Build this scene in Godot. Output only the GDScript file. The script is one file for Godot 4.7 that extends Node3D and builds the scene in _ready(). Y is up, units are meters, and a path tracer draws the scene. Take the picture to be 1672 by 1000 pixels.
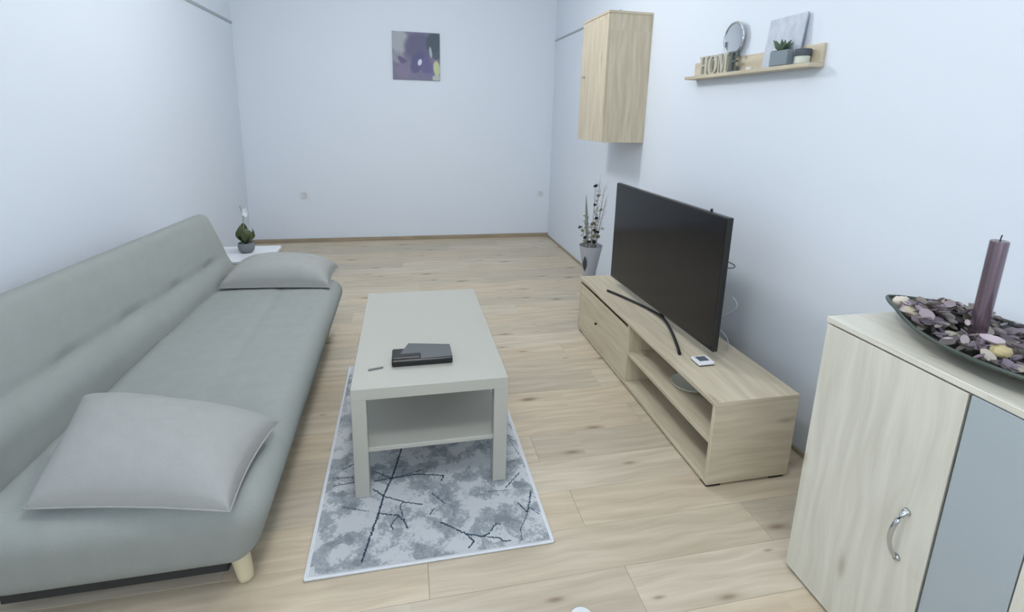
extends Node3D
# A narrow living room: grey sofa bed, low table on a marbled rug, TV bench, commode.
# x runs to the right, -z into the room, metres.

const LEFT := -1.762
const RIGHT := 1.819
const BACK := -6.172
const FRONT := 0.95
const CEIL := 3.2
const RAIL := 2.434

var M := {}
var used := {}
var rng := RandomNumberGenerator.new()

# ------------------------------------------------------------------ mesh builder
class MB:
	var v := PackedVector3Array()
	var n := PackedVector3Array()
	var uv := PackedVector2Array()
	var col := PackedColorArray()
	var ix := PackedInt32Array()
	var tint := Color.WHITE
	func vert(p: Vector3, nn: Vector3, u: Vector2) -> int:
		v.append(p); n.append(nn); uv.append(u); col.append(tint)
		return v.size() - 1
	func tri(a: Vector3, b: Vector3, c: Vector3, nn: Vector3, ua := Vector2.ZERO, ub := Vector2.ZERO, uc := Vector2.ZERO):
		var i := vert(a, nn, ua); var j := vert(b, nn, ub); var k := vert(c, nn, uc)
		if (b - a).cross(c - a).dot(nn) > 0.0:
			ix.append_array([i, k, j])
		else:
			ix.append_array([i, j, k])
	func quad(a: Vector3, b: Vector3, c: Vector3, d: Vector3, nn: Vector3, ua := Vector2.ZERO, ub := Vector2.ZERO, uc := Vector2.ZERO, ud := Vector2.ZERO):
		tri(a, b, c, nn, ua, ub, uc); tri(a, c, d, nn, ua, uc, ud)
	# bevelled box from corner lo to corner hi; u runs along the grain axis, in metres
	func box(lo: Vector3, hi: Vector3, bev := 0.002, grain := 0, off := Vector2.ZERO):
		var c := (lo + hi) * 0.5
		var h := (hi - lo) * 0.5
		bev = min(bev, min(h.x, min(h.y, h.z)) * 0.9)
		var uvf := func(p: Vector3, ax: int) -> Vector2:
			var b := (ax + 1) % 3
			var d := (ax + 2) % 3
			if grain == d: return Vector2(p[d], p[b]) + off
			return Vector2(p[b], p[d]) + off
		for ax in 3:
			var b := (ax + 1) % 3
			var d := (ax + 2) % 3
			for s in [-1.0, 1.0]:
				var q: Array[Vector3] = []
				for k in [[-1, -1], [1, -1], [1, 1], [-1, 1]]:
					var p := Vector3.ZERO
					p[ax] = h[ax] * s; p[b] = (h[b] - bev) * k[0]; p[d] = (h[d] - bev) * k[1]
					q.append(p + c)
				var nn := Vector3.ZERO
				nn[ax] = s
				quad(q[0], q[1], q[2], q[3], nn, uvf.call(q[0], ax), uvf.call(q[1], ax), uvf.call(q[2], ax), uvf.call(q[3], ax))
		if bev <= 0.0: return
		for ax in 3:          # the twelve edges, running along ax
			var b := (ax + 1) % 3
			var d := (ax + 2) % 3
			for sb in [-1.0, 1.0]:
				for sd in [-1.0, 1.0]:
					var q: Array[Vector3] = []
					for k in [[-1, 0], [1, 0], [1, 1], [-1, 1]]:
						var p := Vector3.ZERO
						p[ax] = (h[ax] - bev) * k[0]
						p[b] = sb * (h[b] - (bev if k[1] == 1 else 0.0))
						p[d] = sd * (h[d] - (0.0 if k[1] == 1 else bev))
						q.append(p + c)
					var nn := Vector3.ZERO
					nn[b] = sb * 0.7071; nn[d] = sd * 0.7071
					quad(q[0], q[1], q[2], q[3], nn, uvf.call(q[0], b), uvf.call(q[1], b), uvf.call(q[2], b), uvf.call(q[3], b))
		for sx in [-1.0, 1.0]:
			for sy in [-1.0, 1.0]:
				for sz in [-1.0, 1.0]:
					var s := Vector3(sx, sy, sz)
					var a := c + s * Vector3(h.x, h.y - bev, h.z - bev)
					var b2 := c + s * Vector3(h.x - bev, h.y, h.z - bev)
					var c2 := c + s * Vector3(h.x - bev, h.y - bev, h.z)
					tri(a, b2, c2, s.normalized(), uvf.call(a, 0), uvf.call(b2, 0), uvf.call(c2, 0))
	# smooth sheet: fn(u, v) gives a point; normals are worked out in smooth()
	func grid(nu: int, nv: int, fn: Callable, us := 1.0, vs := 1.0, flip := false):
		var base := v.size()
		for j in nv + 1:
			for i in nu + 1:
				var a := float(i) / nu
				var b := float(j) / nv
				vert(fn.call(a, b), Vector3.ZERO, Vector2(a * us, b * vs))
		for j in nv:
			for i in nu:
				var p := base + j * (nu + 1) + i
				var q := p + 1
				var r := p + nu + 1
				var s := r + 1
				if flip: ix.append_array([p, r, q, q, r, s])
				else: ix.append_array([p, q, r, q, s, r])
	# box with rounded edges, each face a grid, shaped by fn
	func soft_box(h: Vector3, r: float, cells: Vector3i, fn: Callable):
		for ax in 3:
			var b := (ax + 1) % 3
			var d := (ax + 2) % 3
			for s in [-1.0, 1.0]:
				var f := func(u: float, w: float) -> Vector3:
					var p := Vector3.ZERO
					p[ax] = s * h[ax]
					p[b] = (sin((u - 0.5) * PI) * 0.35 + (u * 2.0 - 1.0) * 0.65) * h[b]
					p[d] = (sin((w - 0.5) * PI) * 0.35 + (w * 2.0 - 1.0) * 0.65) * h[d]
					var inner := Vector3(clamp(p.x, -h.x + r, h.x - r), clamp(p.y, -h.y + r, h.y - r), clamp(p.z, -h.z + r, h.z - r))
					return fn.call(inner + (p - inner).normalized() * r)
				grid(cells[b], cells[d], f, h[b] * 2.0, h[d] * 2.0, s > 0.0)
	func tube(pts: Array, rad: Array, seg := 8, caps := true):
		var frames: Array = []
		for i in pts.size():
			var t: Vector3 = (pts[min(i + 1, pts.size() - 1)] - pts[max(i - 1, 0)]).normalized()
			var up := Vector3.UP if abs(t.y) < 0.9 else Vector3.RIGHT
			var x := t.cross(up).normalized()
			frames.append([x, x.cross(t).normalized()])
		var base := v.size()
		for i in pts.size():
			for k in seg + 1:
				var a := TAU * k / seg
				var dir: Vector3 = frames[i][0] * cos(a) + frames[i][1] * sin(a)
				vert(pts[i] + dir * rad[i], Vector3.ZERO, Vector2(float(k) / seg, float(i)))
		for i in pts.size() - 1:
			for k in seg:
				var p := base + i * (seg + 1) + k
				ix.append_array([p, p + seg + 1, p + 1, p + 1, p + seg + 1, p + seg + 2])
		if caps:
			for e in [0, pts.size() - 1]:
				var cc := vert(pts[e], Vector3.ZERO, Vector2.ZERO)
				for k in seg:
					var p: int = base + e * (seg + 1) + k
					if e == 0: ix.append_array([cc, p, p + 1])
					else: ix.append_array([cc, p + 1, p])
	# profile of Vector2(radius, height) turned about the vertical through o
	func lathe(prof: Array, seg: int, o := Vector3.ZERO):
		var f := func(u: float, w: float) -> Vector3:
			var t := w * (prof.size() - 1)
			var i: int = min(int(t), prof.size() - 2)
			var p: Vector2 = prof[i].lerp(prof[i + 1], t - i)
			return o + Vector3(cos(u * TAU) * p.x, p.y, sin(u * TAU) * p.x)
		grid(seg, prof.size() - 1, f, 1.0, 1.0, true)
	func smooth():
		var acc := {}
		for t in range(0, ix.size(), 3):
			var a := v[ix[t]]; var b := v[ix[t + 1]]; var c := v[ix[t + 2]]
			var nn := (c - a).cross(b - a)
			for k in 3:
				var key := v[ix[t + k]].snapped(Vector3.ONE * 0.00005)
				acc[key] = acc.get(key, Vector3.ZERO) + nn
		for i in v.size():
			var s: Vector3 = acc.get(v[i].snapped(Vector3.ONE * 0.00005), Vector3.UP)
			n[i] = s.normalized() if s.length() > 1e-14 else Vector3.UP
		return self
	func mesh() -> ArrayMesh:
		var a := []
		a.resize(Mesh.ARRAY_MAX)
		a[Mesh.ARRAY_VERTEX] = v; a[Mesh.ARRAY_NORMAL] = n; a[Mesh.ARRAY_TEX_UV] = uv
		a[Mesh.ARRAY_COLOR] = col; a[Mesh.ARRAY_INDEX] = ix
		var m := ArrayMesh.new()
		m.add_surface_from_arrays(Mesh.PRIMITIVE_TRIANGLES, a)
		return m

# ------------------------------------------------------------------ scene helpers
func numbered(called: String) -> String:
	var k: int = used.get(called, 0)
	used[called] = k + 1
	return called if k == 0 else "%s_%03d" % [called, k]

func tag(o: Node, label: String, category: String, group := "") -> Node:
	o.set_meta("label", label); o.set_meta("category", category)
	if group != "": o.set_meta("group", group)
	return o

func thing(called: String, at: Vector3, label: String, category: String, group := "") -> Node3D:
	var o := Node3D.new()
	o.name = numbered(called)
	add_child(o)
	o.position = at
	tag(o, label, category, group)
	return o

# meshes are written in room coordinates; a part is moved back by its thing's position
func part(called: String, mb: MB, mat: Material, parent: Node3D = null) -> MeshInstance3D:
	var o := MeshInstance3D.new()
	var at := Vector3.ZERO
	var p: Node = parent
	while p and p != self:
		at += (p as Node3D).position
		p = p.get_parent()
	for i in mb.v.size(): mb.v[i] -= at
	o.mesh = mb.mesh()
	o.material_override = mat
	o.cast_shadow = GeometryInstance3D.SHADOW_CASTING_SETTING_ON
	if parent:
		o.name = called
		parent.add_child(o, true)
	else:
		o.name = numbered(called)
		add_child(o)
	return o

func struct(called: String, mb: MB, mat: Material) -> MeshInstance3D:
	var o := part(called, mb, mat)
	o.set_meta("kind", "structure")
	return o

func board(lo: Vector3, hi: Vector3, grain := 0, bev := 0.0015) -> MB:
	var m := MB.new()
	m.box(lo, hi, bev, grain, Vector2(rng.randf() * 5.0, rng.randf() * 5.0))
	return m

func tubes(pts: Array, r, seg := 8) -> MB:
	var m := MB.new()
	var rad := []
	for i in pts.size(): rad.append(r[i] if r is Array else r)
	m.tube(pts, rad, seg)
	return m.smooth()

# ------------------------------------------------------------------ materials
func plain(c: Color, rough := 0.6, metal := 0.0, spec := 0.5) -> StandardMaterial3D:
	var m := StandardMaterial3D.new()
	m.albedo_color = c; m.roughness = rough; m.metallic = metal; m.metallic_specular = spec
	return m

func noise(freq: float, sd: int, oct := 3) -> FastNoiseLite:
	var f := FastNoiseLite.new()
	f.noise_type = FastNoiseLite.TYPE_SIMPLEX_SMOOTH
	f.frequency = freq; f.seed = sd; f.fractal_octaves = oct
	return f

func tex(img: Image) -> ImageTexture:
	img.generate_mipmaps()
	return ImageTexture.create_from_image(img)

# grain along u; 2 m by 0.5 m of wood
func wood_image(light: Color, dark: Color, knot: Color, knots: int, sd: int) -> Image:
	var w := 1024
	var h := 384
	var img := Image.create(w, h, false, Image.FORMAT_RGB8)
	var fine := noise(0.35, sd, 2)
	var band := noise(0.035, sd + 1, 3)
	var warp := noise(0.008, sd + 2, 2)
	var r := RandomNumberGenerator.new()
	r.seed = sd
	var kn := []
	for i in knots: kn.append([r.randf() * w, r.randf() * h, 5.0 + r.randf() * 9.0])
	for y in h:
		for x in w:
			var wy := y + warp.get_noise_2d(x * 0.5, y) * 14.0
			var t := 0.45 + band.get_noise_2d(x * 0.09, wy * 0.8) * 0.62 + fine.get_noise_2d(x * 0.03, wy) * 0.16
			var c := light.lerp(dark, clamp(t, 0.0, 1.0))
			for k in kn:
				var dx: float = (x - k[0]) / (k[2] * 2.2)
				var dy: float = (y - k[1]) / k[2]
				var d2 := dx * dx + dy * dy
				if d2 < 4.0: c = c.lerp(knot, 0.55 * exp(-d2 * 1.6))
			img.set_pixel(x, y, c)
	return img

func wood_mat(img: ImageTexture, tint: Color, rough: float) -> StandardMaterial3D:
	var m := plain(tint, rough)
	m.albedo_texture = img
	m.uv1_scale = Vector3(0.5, 2.0, 1.0)
	return m

func fabric_mat(a: Color, b: Color, sd: int) -> StandardMaterial3D:
	var m := plain(Color.WHITE, 0.95, 0.0, 0.2)
	var img := Image.create(512, 512, false, Image.FORMAT_RGB8)
	var bump := Image.create(512, 512, false, Image.FORMAT_RGB8)
	var f := noise(0.45, sd, 2)
	var g := noise(0.012, sd + 5, 3)
	for y in 512:
		for x in 512:
			var t := 0.5 + f.get_noise_2d(x, y) * 0.6 + g.get_noise_2d(x, y) * 0.18
			img.set_pixel(x, y, a.lerp(b, clamp(t, 0.0, 1.0)))
			var wv := 0.5 + 0.22 * sin(x * PI / 2.0) * sin(y * PI / 2.0) + 0.35 * f.get_noise_2d(x * 1.3, y * 1.3)
			bump.set_pixel(x, y, Color(wv, wv, wv))
	bump.bump_map_to_normal_map(2.0)
	m.albedo_texture = tex(img)
	m.normal_enabled = true
	m.normal_scale = 0.5
	m.normal_texture = tex(bump)
	m.uv1_triplanar = true
	m.uv1_scale = Vector3.ONE * 1.6
	return m

func wall_mat(c: Color, sd: int) -> StandardMaterial3D:
	var m := plain(c, 0.88, 0.0, 0.3)
	var bump := Image.create(512, 512, false, Image.FORMAT_RGB8)
	var f := noise(0.05, sd, 4)
	for y in 512:
		for x in 512:
			var t := 0.5 + f.get_noise_2d(x, y) * 0.4
			bump.set_pixel(x, y, Color(t, t, t))
	bump.bump_map_to_normal_map(1.0)
	m.normal_enabled = true
	m.normal_scale = 0.12
	m.normal_texture = tex(bump)
	m.uv1_triplanar = true
	m.uv1_world_triplanar = true
	m.uv1_scale = Vector3.ONE * 1.2
	return m

func make_materials():
	M.wall = wall_mat(Color(0.875, 0.905, 0.94), 3)
	M.ceiling = wall_mat(Color(0.91, 0.93, 0.945), 8)
	M.trim = plain(Color(0.66, 0.70, 0.71), 0.7)
	M.white = plain(Color(0.88, 0.89, 0.90), 0.45)
	M.white_gloss = plain(Color(0.90, 0.91, 0.92), 0.2)
	var fl := tex(wood_image(Color(0.845, 0.800, 0.720), Color(0.735, 0.684, 0.598), Color(0.45, 0.37, 0.29), 7, 21))
	M.planks = []
	for c in [Color(1, 1, 1), Color(0.965, 0.96, 0.95), Color(1.0, 0.985, 0.96), Color(0.94, 0.94, 0.935), Color(0.985, 0.97, 0.95)]:
		M.planks.append(wood_mat(fl, c, 0.42))
	M.subfloor = plain(Color(0.48, 0.43, 0.36), 0.9)
	M.skirting = wood_mat(fl, Color(0.80, 0.78, 0.75), 0.5)
	var oak := tex(wood_image(Color(0.830, 0.800, 0.715), Color(0.725, 0.690, 0.600), Color(0.56, 0.52, 0.43), 3, 57))
	M.oak = wood_mat(oak, Color(1, 0.985, 0.975), 0.5)
	M.oak_pale = wood_mat(tex(wood_image(Color(0.875, 0.868, 0.82), Color(0.80, 0.79, 0.735), Color(0.62, 0.59, 0.52), 3, 83)), Color(1, 1, 1), 0.45)
	M.oak_table = plain(Color(0.70, 0.70, 0.665), 0.45)
	M.grey_panel = plain(Color(0.66, 0.70, 0.72), 0.35)
	M.sofa = fabric_mat(Color(0.64, 0.66, 0.645), Color(0.57, 0.59, 0.575), 11)
	M.pillow = fabric_mat(Color(0.665, 0.67, 0.66), Color(0.605, 0.615, 0.605), 31)
	M.under_shade = plain(Color(0.22, 0.22, 0.215), 0.9)  # dark tone imitating the shade beneath the sofa
	M.leg_wood = plain(Color(0.83, 0.79, 0.66), 0.5)
	M.black = plain(Color(0.06, 0.065, 0.07), 0.35)
	M.black_matt = plain(Color(0.09, 0.09, 0.09), 0.6)
	M.screen = plain(Color(0.045, 0.05, 0.07), 0.14, 0.0, 0.5)
	M.bezel = plain(Color(0.12, 0.125, 0.13), 0.3)
	M.chrome = plain(Color(0.80, 0.81, 0.82), 0.12, 1.0)
	M.mirror = plain(Color(0.92, 0.93, 0.94), 0.03, 1.0)

# ------------------------------------------------------------------ setting
func build_room():
	var m := MB.new()
	var t := 0.15
	m.box(Vector3(LEFT - t, -0.2, BACK - t), Vector3(RIGHT + t, -0.012, FRONT + t), 0.0)
	var fl := struct("floor", m, M.subfloor)
	# laminate planks laid across the room
	var pw := 0.193
	var pl := 1.285
	var gap := 0.0004
	var shared := []
	for k in 6:
		var b := MB.new()
		b.box(Vector3(gap, -0.012, gap), Vector3(pl - gap, 0.0, pw - gap), 0.0007, 0, Vector2(k * 0.73, k * 0.391))
		shared.append(b.mesh())
	var row := 0
	var z := BACK
	while z < FRONT - 0.02:
		var z1: float = min(z + pw, FRONT)
		var x := LEFT - fmod(row * 0.47 + 0.31, 1.0) * pl
		var col := 0
		while x < RIGHT - 0.004:
			var a: float = max(x, LEFT)
			var e: float = min(x + pl, RIGHT)
			if e - a > 0.01:
				var o := MeshInstance3D.new()
				o.name = "plank"
				if e - a > pl - 0.001 and z1 - z > pw - 0.001:
					o.mesh = shared[(row * 5 + col * 3) % 6]
				else:
					var b := MB.new()
					b.box(Vector3(gap, -0.012, gap), Vector3(e - a - gap, 0.0, z1 - z - gap), 0.0007, 0, Vector2(row * 0.37 + col, row * 0.171))
					o.mesh = b.mesh()
				o.position = Vector3(a, 0, z)
				o.material_override = M.planks[(row * 3 + col * 2 + (row * row) % 4) % 5]
				fl.add_child(o, true)
			x += pl
			col += 1
		z += pw
		row += 1
	m = MB.new(); m.box(Vector3(LEFT - t, CEIL, BACK - t), Vector3(RIGHT + t, CEIL + 0.2, FRONT + t), 0.0)
	struct("ceiling", m, M.ceiling)
	m = MB.new(); m.box(Vector3(LEFT - t, -0.012, BACK - t), Vector3(LEFT, CEIL, FRONT + t), 0.0)
	struct("wall_left", m, M.wall)
	m = MB.new(); m.box(Vector3(RIGHT, -0.012, BACK - t), Vector3(RIGHT + t, CEIL, FRONT + t), 0.0)
	struct("wall_right", m, M.wall)
	m = MB.new(); m.box(Vector3(LEFT, -0.012, BACK - t), Vector3(RIGHT, CEIL, BACK), 0.0)
	struct("wall_back", m, M.wall)
	# the wall behind the viewer, with a wide window
	var wx0 := -1.25
	var wx1 := 1.25
	var wy0 := 0.85
	var wy1 := 2.4
	m = MB.new()
	m.box(Vector3(LEFT, -0.012, FRONT), Vector3(wx0, CEIL, FRONT + t), 0.0)
	m.box(Vector3(wx1, -0.012, FRONT), Vector3(RIGHT, CEIL, FRONT + t), 0.0)
	m.box(Vector3(wx0, -0.012, FRONT), Vector3(wx1, wy0, FRONT + t), 0.0)
	m.box(Vector3(wx0, wy1, FRONT), Vector3(wx1, CEIL, FRONT + t), 0.0)
	struct("wall_front", m, M.wall)
	m = MB.new()
	var zf := FRONT + 0.06
	for xx in [wx0, -0.03, wx1 - 0.06]: m.box(Vector3(xx, wy0, zf), Vector3(xx + 0.06, wy1, zf + 0.06), 0.004)
	for yy in [wy0, wy1 - 0.06]: m.box(Vector3(wx0, yy, zf), Vector3(wx1, yy + 0.06, zf + 0.06), 0.004)
	var win := struct("window_1", m, M.white)
	var glass := plain(Color(0.95, 0.98, 1.0, 0.06), 0.0)
	glass.transparency = BaseMaterial3D.TRANSPARENCY_ALPHA
	for k in 2:
		m = MB.new()
		var x0: float = [wx0 + 0.06, 0.03][k]
		var x1: float = [-0.03, wx1 - 0.06][k]
		m.box(Vector3(x0, wy0 + 0.06, zf + 0.025), Vector3(x1, wy1 - 0.06, zf + 0.031), 0.0)
		part("pane", m, glass, win)
	m = MB.new(); m.box(Vector3(wx0 - 0.05, wy0 - 0.03, FRONT - 0.12), Vector3(wx1 + 0.05, wy0, FRONT + 0.06), 0.005)
	part("window_sill", m, M.white, win)
	# skirting and cornice strips
	struct("baseboard_back", board(Vector3(LEFT, 0, BACK), Vector3(RIGHT, 0.045, BACK + 0.014), 0, 0.003), M.skirting)
	struct("baseboard_right", board(Vector3(RIGHT - 0.012, 0, BACK + 0.014), Vector3(RIGHT, 0.02, FRONT), 2, 0.003), M.skirting)
	struct("trim_1", board(Vector3(LEFT, RAIL - 0.028, BACK), Vector3(LEFT + 0.008, RAIL, FRONT), 2, 0.003), M.trim)
	struct("trim_2", board(Vector3(RIGHT - 0.008, RAIL - 0.022, BACK), Vector3(RIGHT, RAIL, -4.25), 2, 0.004), M.trim)

func pendant_lamp(c: Vector3, energy: float, label: String):
	# c is the centre of the globe
	var t := thing("pendant_lamp", c, label, "lamp", "pendant lamps")
	var m := MB.new()
	m.lathe([Vector2(0.0, CEIL - c.y - 0.03), Vector2(0.05, CEIL - c.y - 0.03), Vector2(0.06, CEIL - c.y - 0.01), Vector2(0.06, CEIL - c.y), Vector2(0.0, CEIL - c.y)], 24, c)
	part("ceiling_rose", m.smooth(), M.white, t)
	part("rod", tubes([c + Vector3(0, 0.17, 0), Vector3(c.x, CEIL - 0.02, c.z)], 0.006, 8), M.white, t)
	part("collar", tubes([c + Vector3(0, 0.165, 0), c + Vector3(0, 0.215, 0)], 0.035, 16), M.white, t)
	m = MB.new()
	var prof := []
	for i in 17:
		var a := PI * i / 16.0
		prof.append(Vector2(sin(a) * 0.17, -cos(a) * 0.17))
	m.lathe(prof, 32, c)
	var g := plain(Color(0.95, 0.96, 0.98), 0.5)
	g.emission_enabled = true
	g.emission = Color(0.95, 0.97, 1.0)
	g.emission_energy_multiplier = 1.5
	part("globe", m.smooth(), g, t)
	var l := OmniLight3D.new()
	l.name = "lamp_light"
	l.light_color = LAMP_COLOR
	l.light_energy = energy
	l.light_size = 0.17
	l.omni_range = 12.0
	l.omni_attenuation = 2.0
	l.shadow_enabled = true
	t.add_child(l)

const LAMP_COLOR := Color(0.985, 0.985, 0.99)

# ------------------------------------------------------------------ sofa and pillows
func build_sofa():
	var t := thing("sofa_bed", Vector3(-0.9, 0, -2.5), "long grey fabric sofa bed with reclined back against the left wall", "sofa")
	var wob := noise(2.2, 5, 2)
	# seat: x -1.26..-0.44, y 0.12..0.40, z -3.56..-1.42; the sides lean in towards the floor
	var h := Vector3(0.41, 0.152, 1.07)
	var c := Vector3(-0.85, 0.248, -2.49)
	var m := MB.new()
	m.soft_box(h, 0.085, Vector3i(44, 14, 80), func(p: Vector3) -> Vector3:
		var low := clampf((0.06 - p.y) / 0.2, 0.0, 1.0)
		var q := p
		q.x -= low * 0.07 * clampf(p.x / h.x, 0.0, 1.0)
		q.z -= low * 0.045 * p.z / h.z
		if p.y > 0.08:
			var e := (1.0 - pow(abs(p.x / h.x), 4.0)) * (1.0 - pow(abs(p.z / h.z), 8.0))
			q.y += 0.012 * e + 0.004 * wob.get_noise_2d(p.x, p.z)
			q.y -= 0.011 * exp(-pow((p.x - 0.055) / 0.012, 2.0))
		return q + c)
	part("seat", m.smooth(), M.sofa, t)
	# backrest: leans back, a stitched line a hand above the seat
	var a := deg_to_rad(5.0)
	var r := deg_to_rad(21.0)
	var zdir := Vector3(-sin(a), 0, cos(a))
	var out := Vector3(cos(a), 0, sin(a))
	var up := (Vector3.UP * cos(r) - out * sin(r)).normalized()
	var fwd := (out * cos(r) + Vector3.UP * sin(r)).normalized()
	var o := Vector3(-1.262, 0.41, -2.6)
	var hb := Vector3(0.08, 0.33, 1.135)
	m = MB.new()
	m.soft_box(hb, 0.055, Vector3i(10, 40, 90), func(p: Vector3) -> Vector3:
		var s := p.y + 0.14          # height above the crease along the back
		var d := p.x
		if p.x > 0.0:
			var edge := (1.0 - pow(abs(p.z / hb.z), 10.0))
			d += (0.016 * exp(-pow((s - 0.30) / 0.16, 2.0)) + 0.020 * exp(-pow((s - 0.045) / 0.07, 2.0))) * edge
			var tuft := 0.35 + 0.95 * pow(absf(cos(p.z * PI / 0.42)), 10.0)
			d -= 0.022 * tuft * exp(-pow((s - 0.145) / 0.022, 2.0)) * edge
			d += 0.005 * wob.get_noise_2d(p.z + 7.0, p.y * 1.6) * edge
		return o + up * s + fwd * (d - hb.x) + zdir * p.z)
	part("backrest", m.smooth(), M.sofa, t)
	# added dark box standing in for the shade under the seat, then feet
	part("shade_box", board(Vector3(-1.25, 0.03, -3.42), Vector3(-0.605, 0.12, -1.545), 2, 0.004), M.under_shade, t)
	for s in [[-0.548, -1.535, 1, 1], [-0.545, -3.42, 1, -1], [-1.15, -1.95, -1, 1], [-1.15, -3.42, -1, -1]]:
		var b := Vector3(s[0], 0, s[1])
		var top := b + Vector3(-0.03 * s[2], 0.125, -0.03 * s[3])
		var pts := [b + Vector3(0, 0.0, 0), b.lerp(top, 0.12), b.lerp(top, 0.6), top]
		part("leg", tubes(pts, [0.021, 0.026, 0.03, 0.031], 14), M.leg_wood, t)

# pillow over four corners (near-left, near-right, far-right, far-left)
func pillow(called: String, q: Array, top: float, below: float, mat: Material, label: String, group: String, sd: int):
	var c: Vector3 = (q[0] + q[1] + q[2] + q[3]) * 0.25
	var t := thing(called, Vector3(c.x, c.y, c.z), label, "pillow", group)
	var wr := noise(5.0, sd, 2)
	var m := MB.new()
	for side in [1.0, -1.0]:
		var f := func(u: float, v: float) -> Vector3:
			var a := u * 2.0 - 1.0
			var b := v * 2.0 - 1.0
			a = sin(a * PI * 0.5) * 0.5 + a * 0.5
			b = sin(b * PI * 0.5) * 0.5 + b * 0.5
			var pa := a * (1.0 - 0.055 * (1.0 - b * b) * absf(a))
			var pb := b * (1.0 - 0.055 * (1.0 - a * a) * absf(b))
			var uu := pa * 0.5 + 0.5
			var vv := pb * 0.5 + 0.5
			var p: Vector3 = q[0].lerp(q[1], uu).lerp(q[3].lerp(q[2], uu), vv)
			var e := (1.0 - pow(absf(a), 2.6)) * (1.0 - pow(absf(b), 2.6))
			var hgt := pow(maxf(e, 0.0), 0.42) * (top if side > 0.0 else below)
			hgt += 0.006 * wr.get_noise_2d(a * 0.6, b * 0.6) * e
			return p + Vector3.UP * hgt * side
		m.grid(44, 36, f, 0.6, 0.4, side < 0.0)
	part("cover", m.smooth(), mat, t)
	var pts := []
	for k in 4:
		for i in 12:
			var w := i / 12.0
			var e: Vector3 = q[k].lerp(q[(k + 1) % 4], w)
			pts.append(e.lerp(c, 0.055 * (1.0 - pow(w * 2.0 - 1.0, 2.0))))
	pts.append(q[0])
	part("piped_seam", tubes(pts, 0.0035, 6), mat, t)

# ------------------------------------------------------------------ low table and rug
func build_table():
	var x0 := -0.224
	var x1 := 0.399
	var z0 := -1.832
	var z1 := -2.908
	var t := thing("coffee_table", Vector3((x0 + x1) / 2, 0.008, (z0 + z1) / 2), "pale wood coffee table with lower shelf standing on the marbled rug", "table")
	part("table_top", board(Vector3(x0, 0.447, z1), Vector3(x1, 0.497, z0), 2, 0.002), M.oak_table, t)
	var L := 0.058
	for s in [[x0, z0 - L], [x1 - L, z0 - L], [x0, z1], [x1 - L, z1]]:
		part("leg", board(Vector3(s[0], 0.008, s[1]), Vector3(s[0] + L, 0.447, s[1] + L), 1, 0.002), M.oak_table, t)
	part("lower_shelf", board(Vector3(x0 + 0.012, 0.208, z1 + 0.012), Vector3(x1 - 0.012, 0.228, z0 - 0.012), 2, 0.002), M.oak_table, t)

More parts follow.
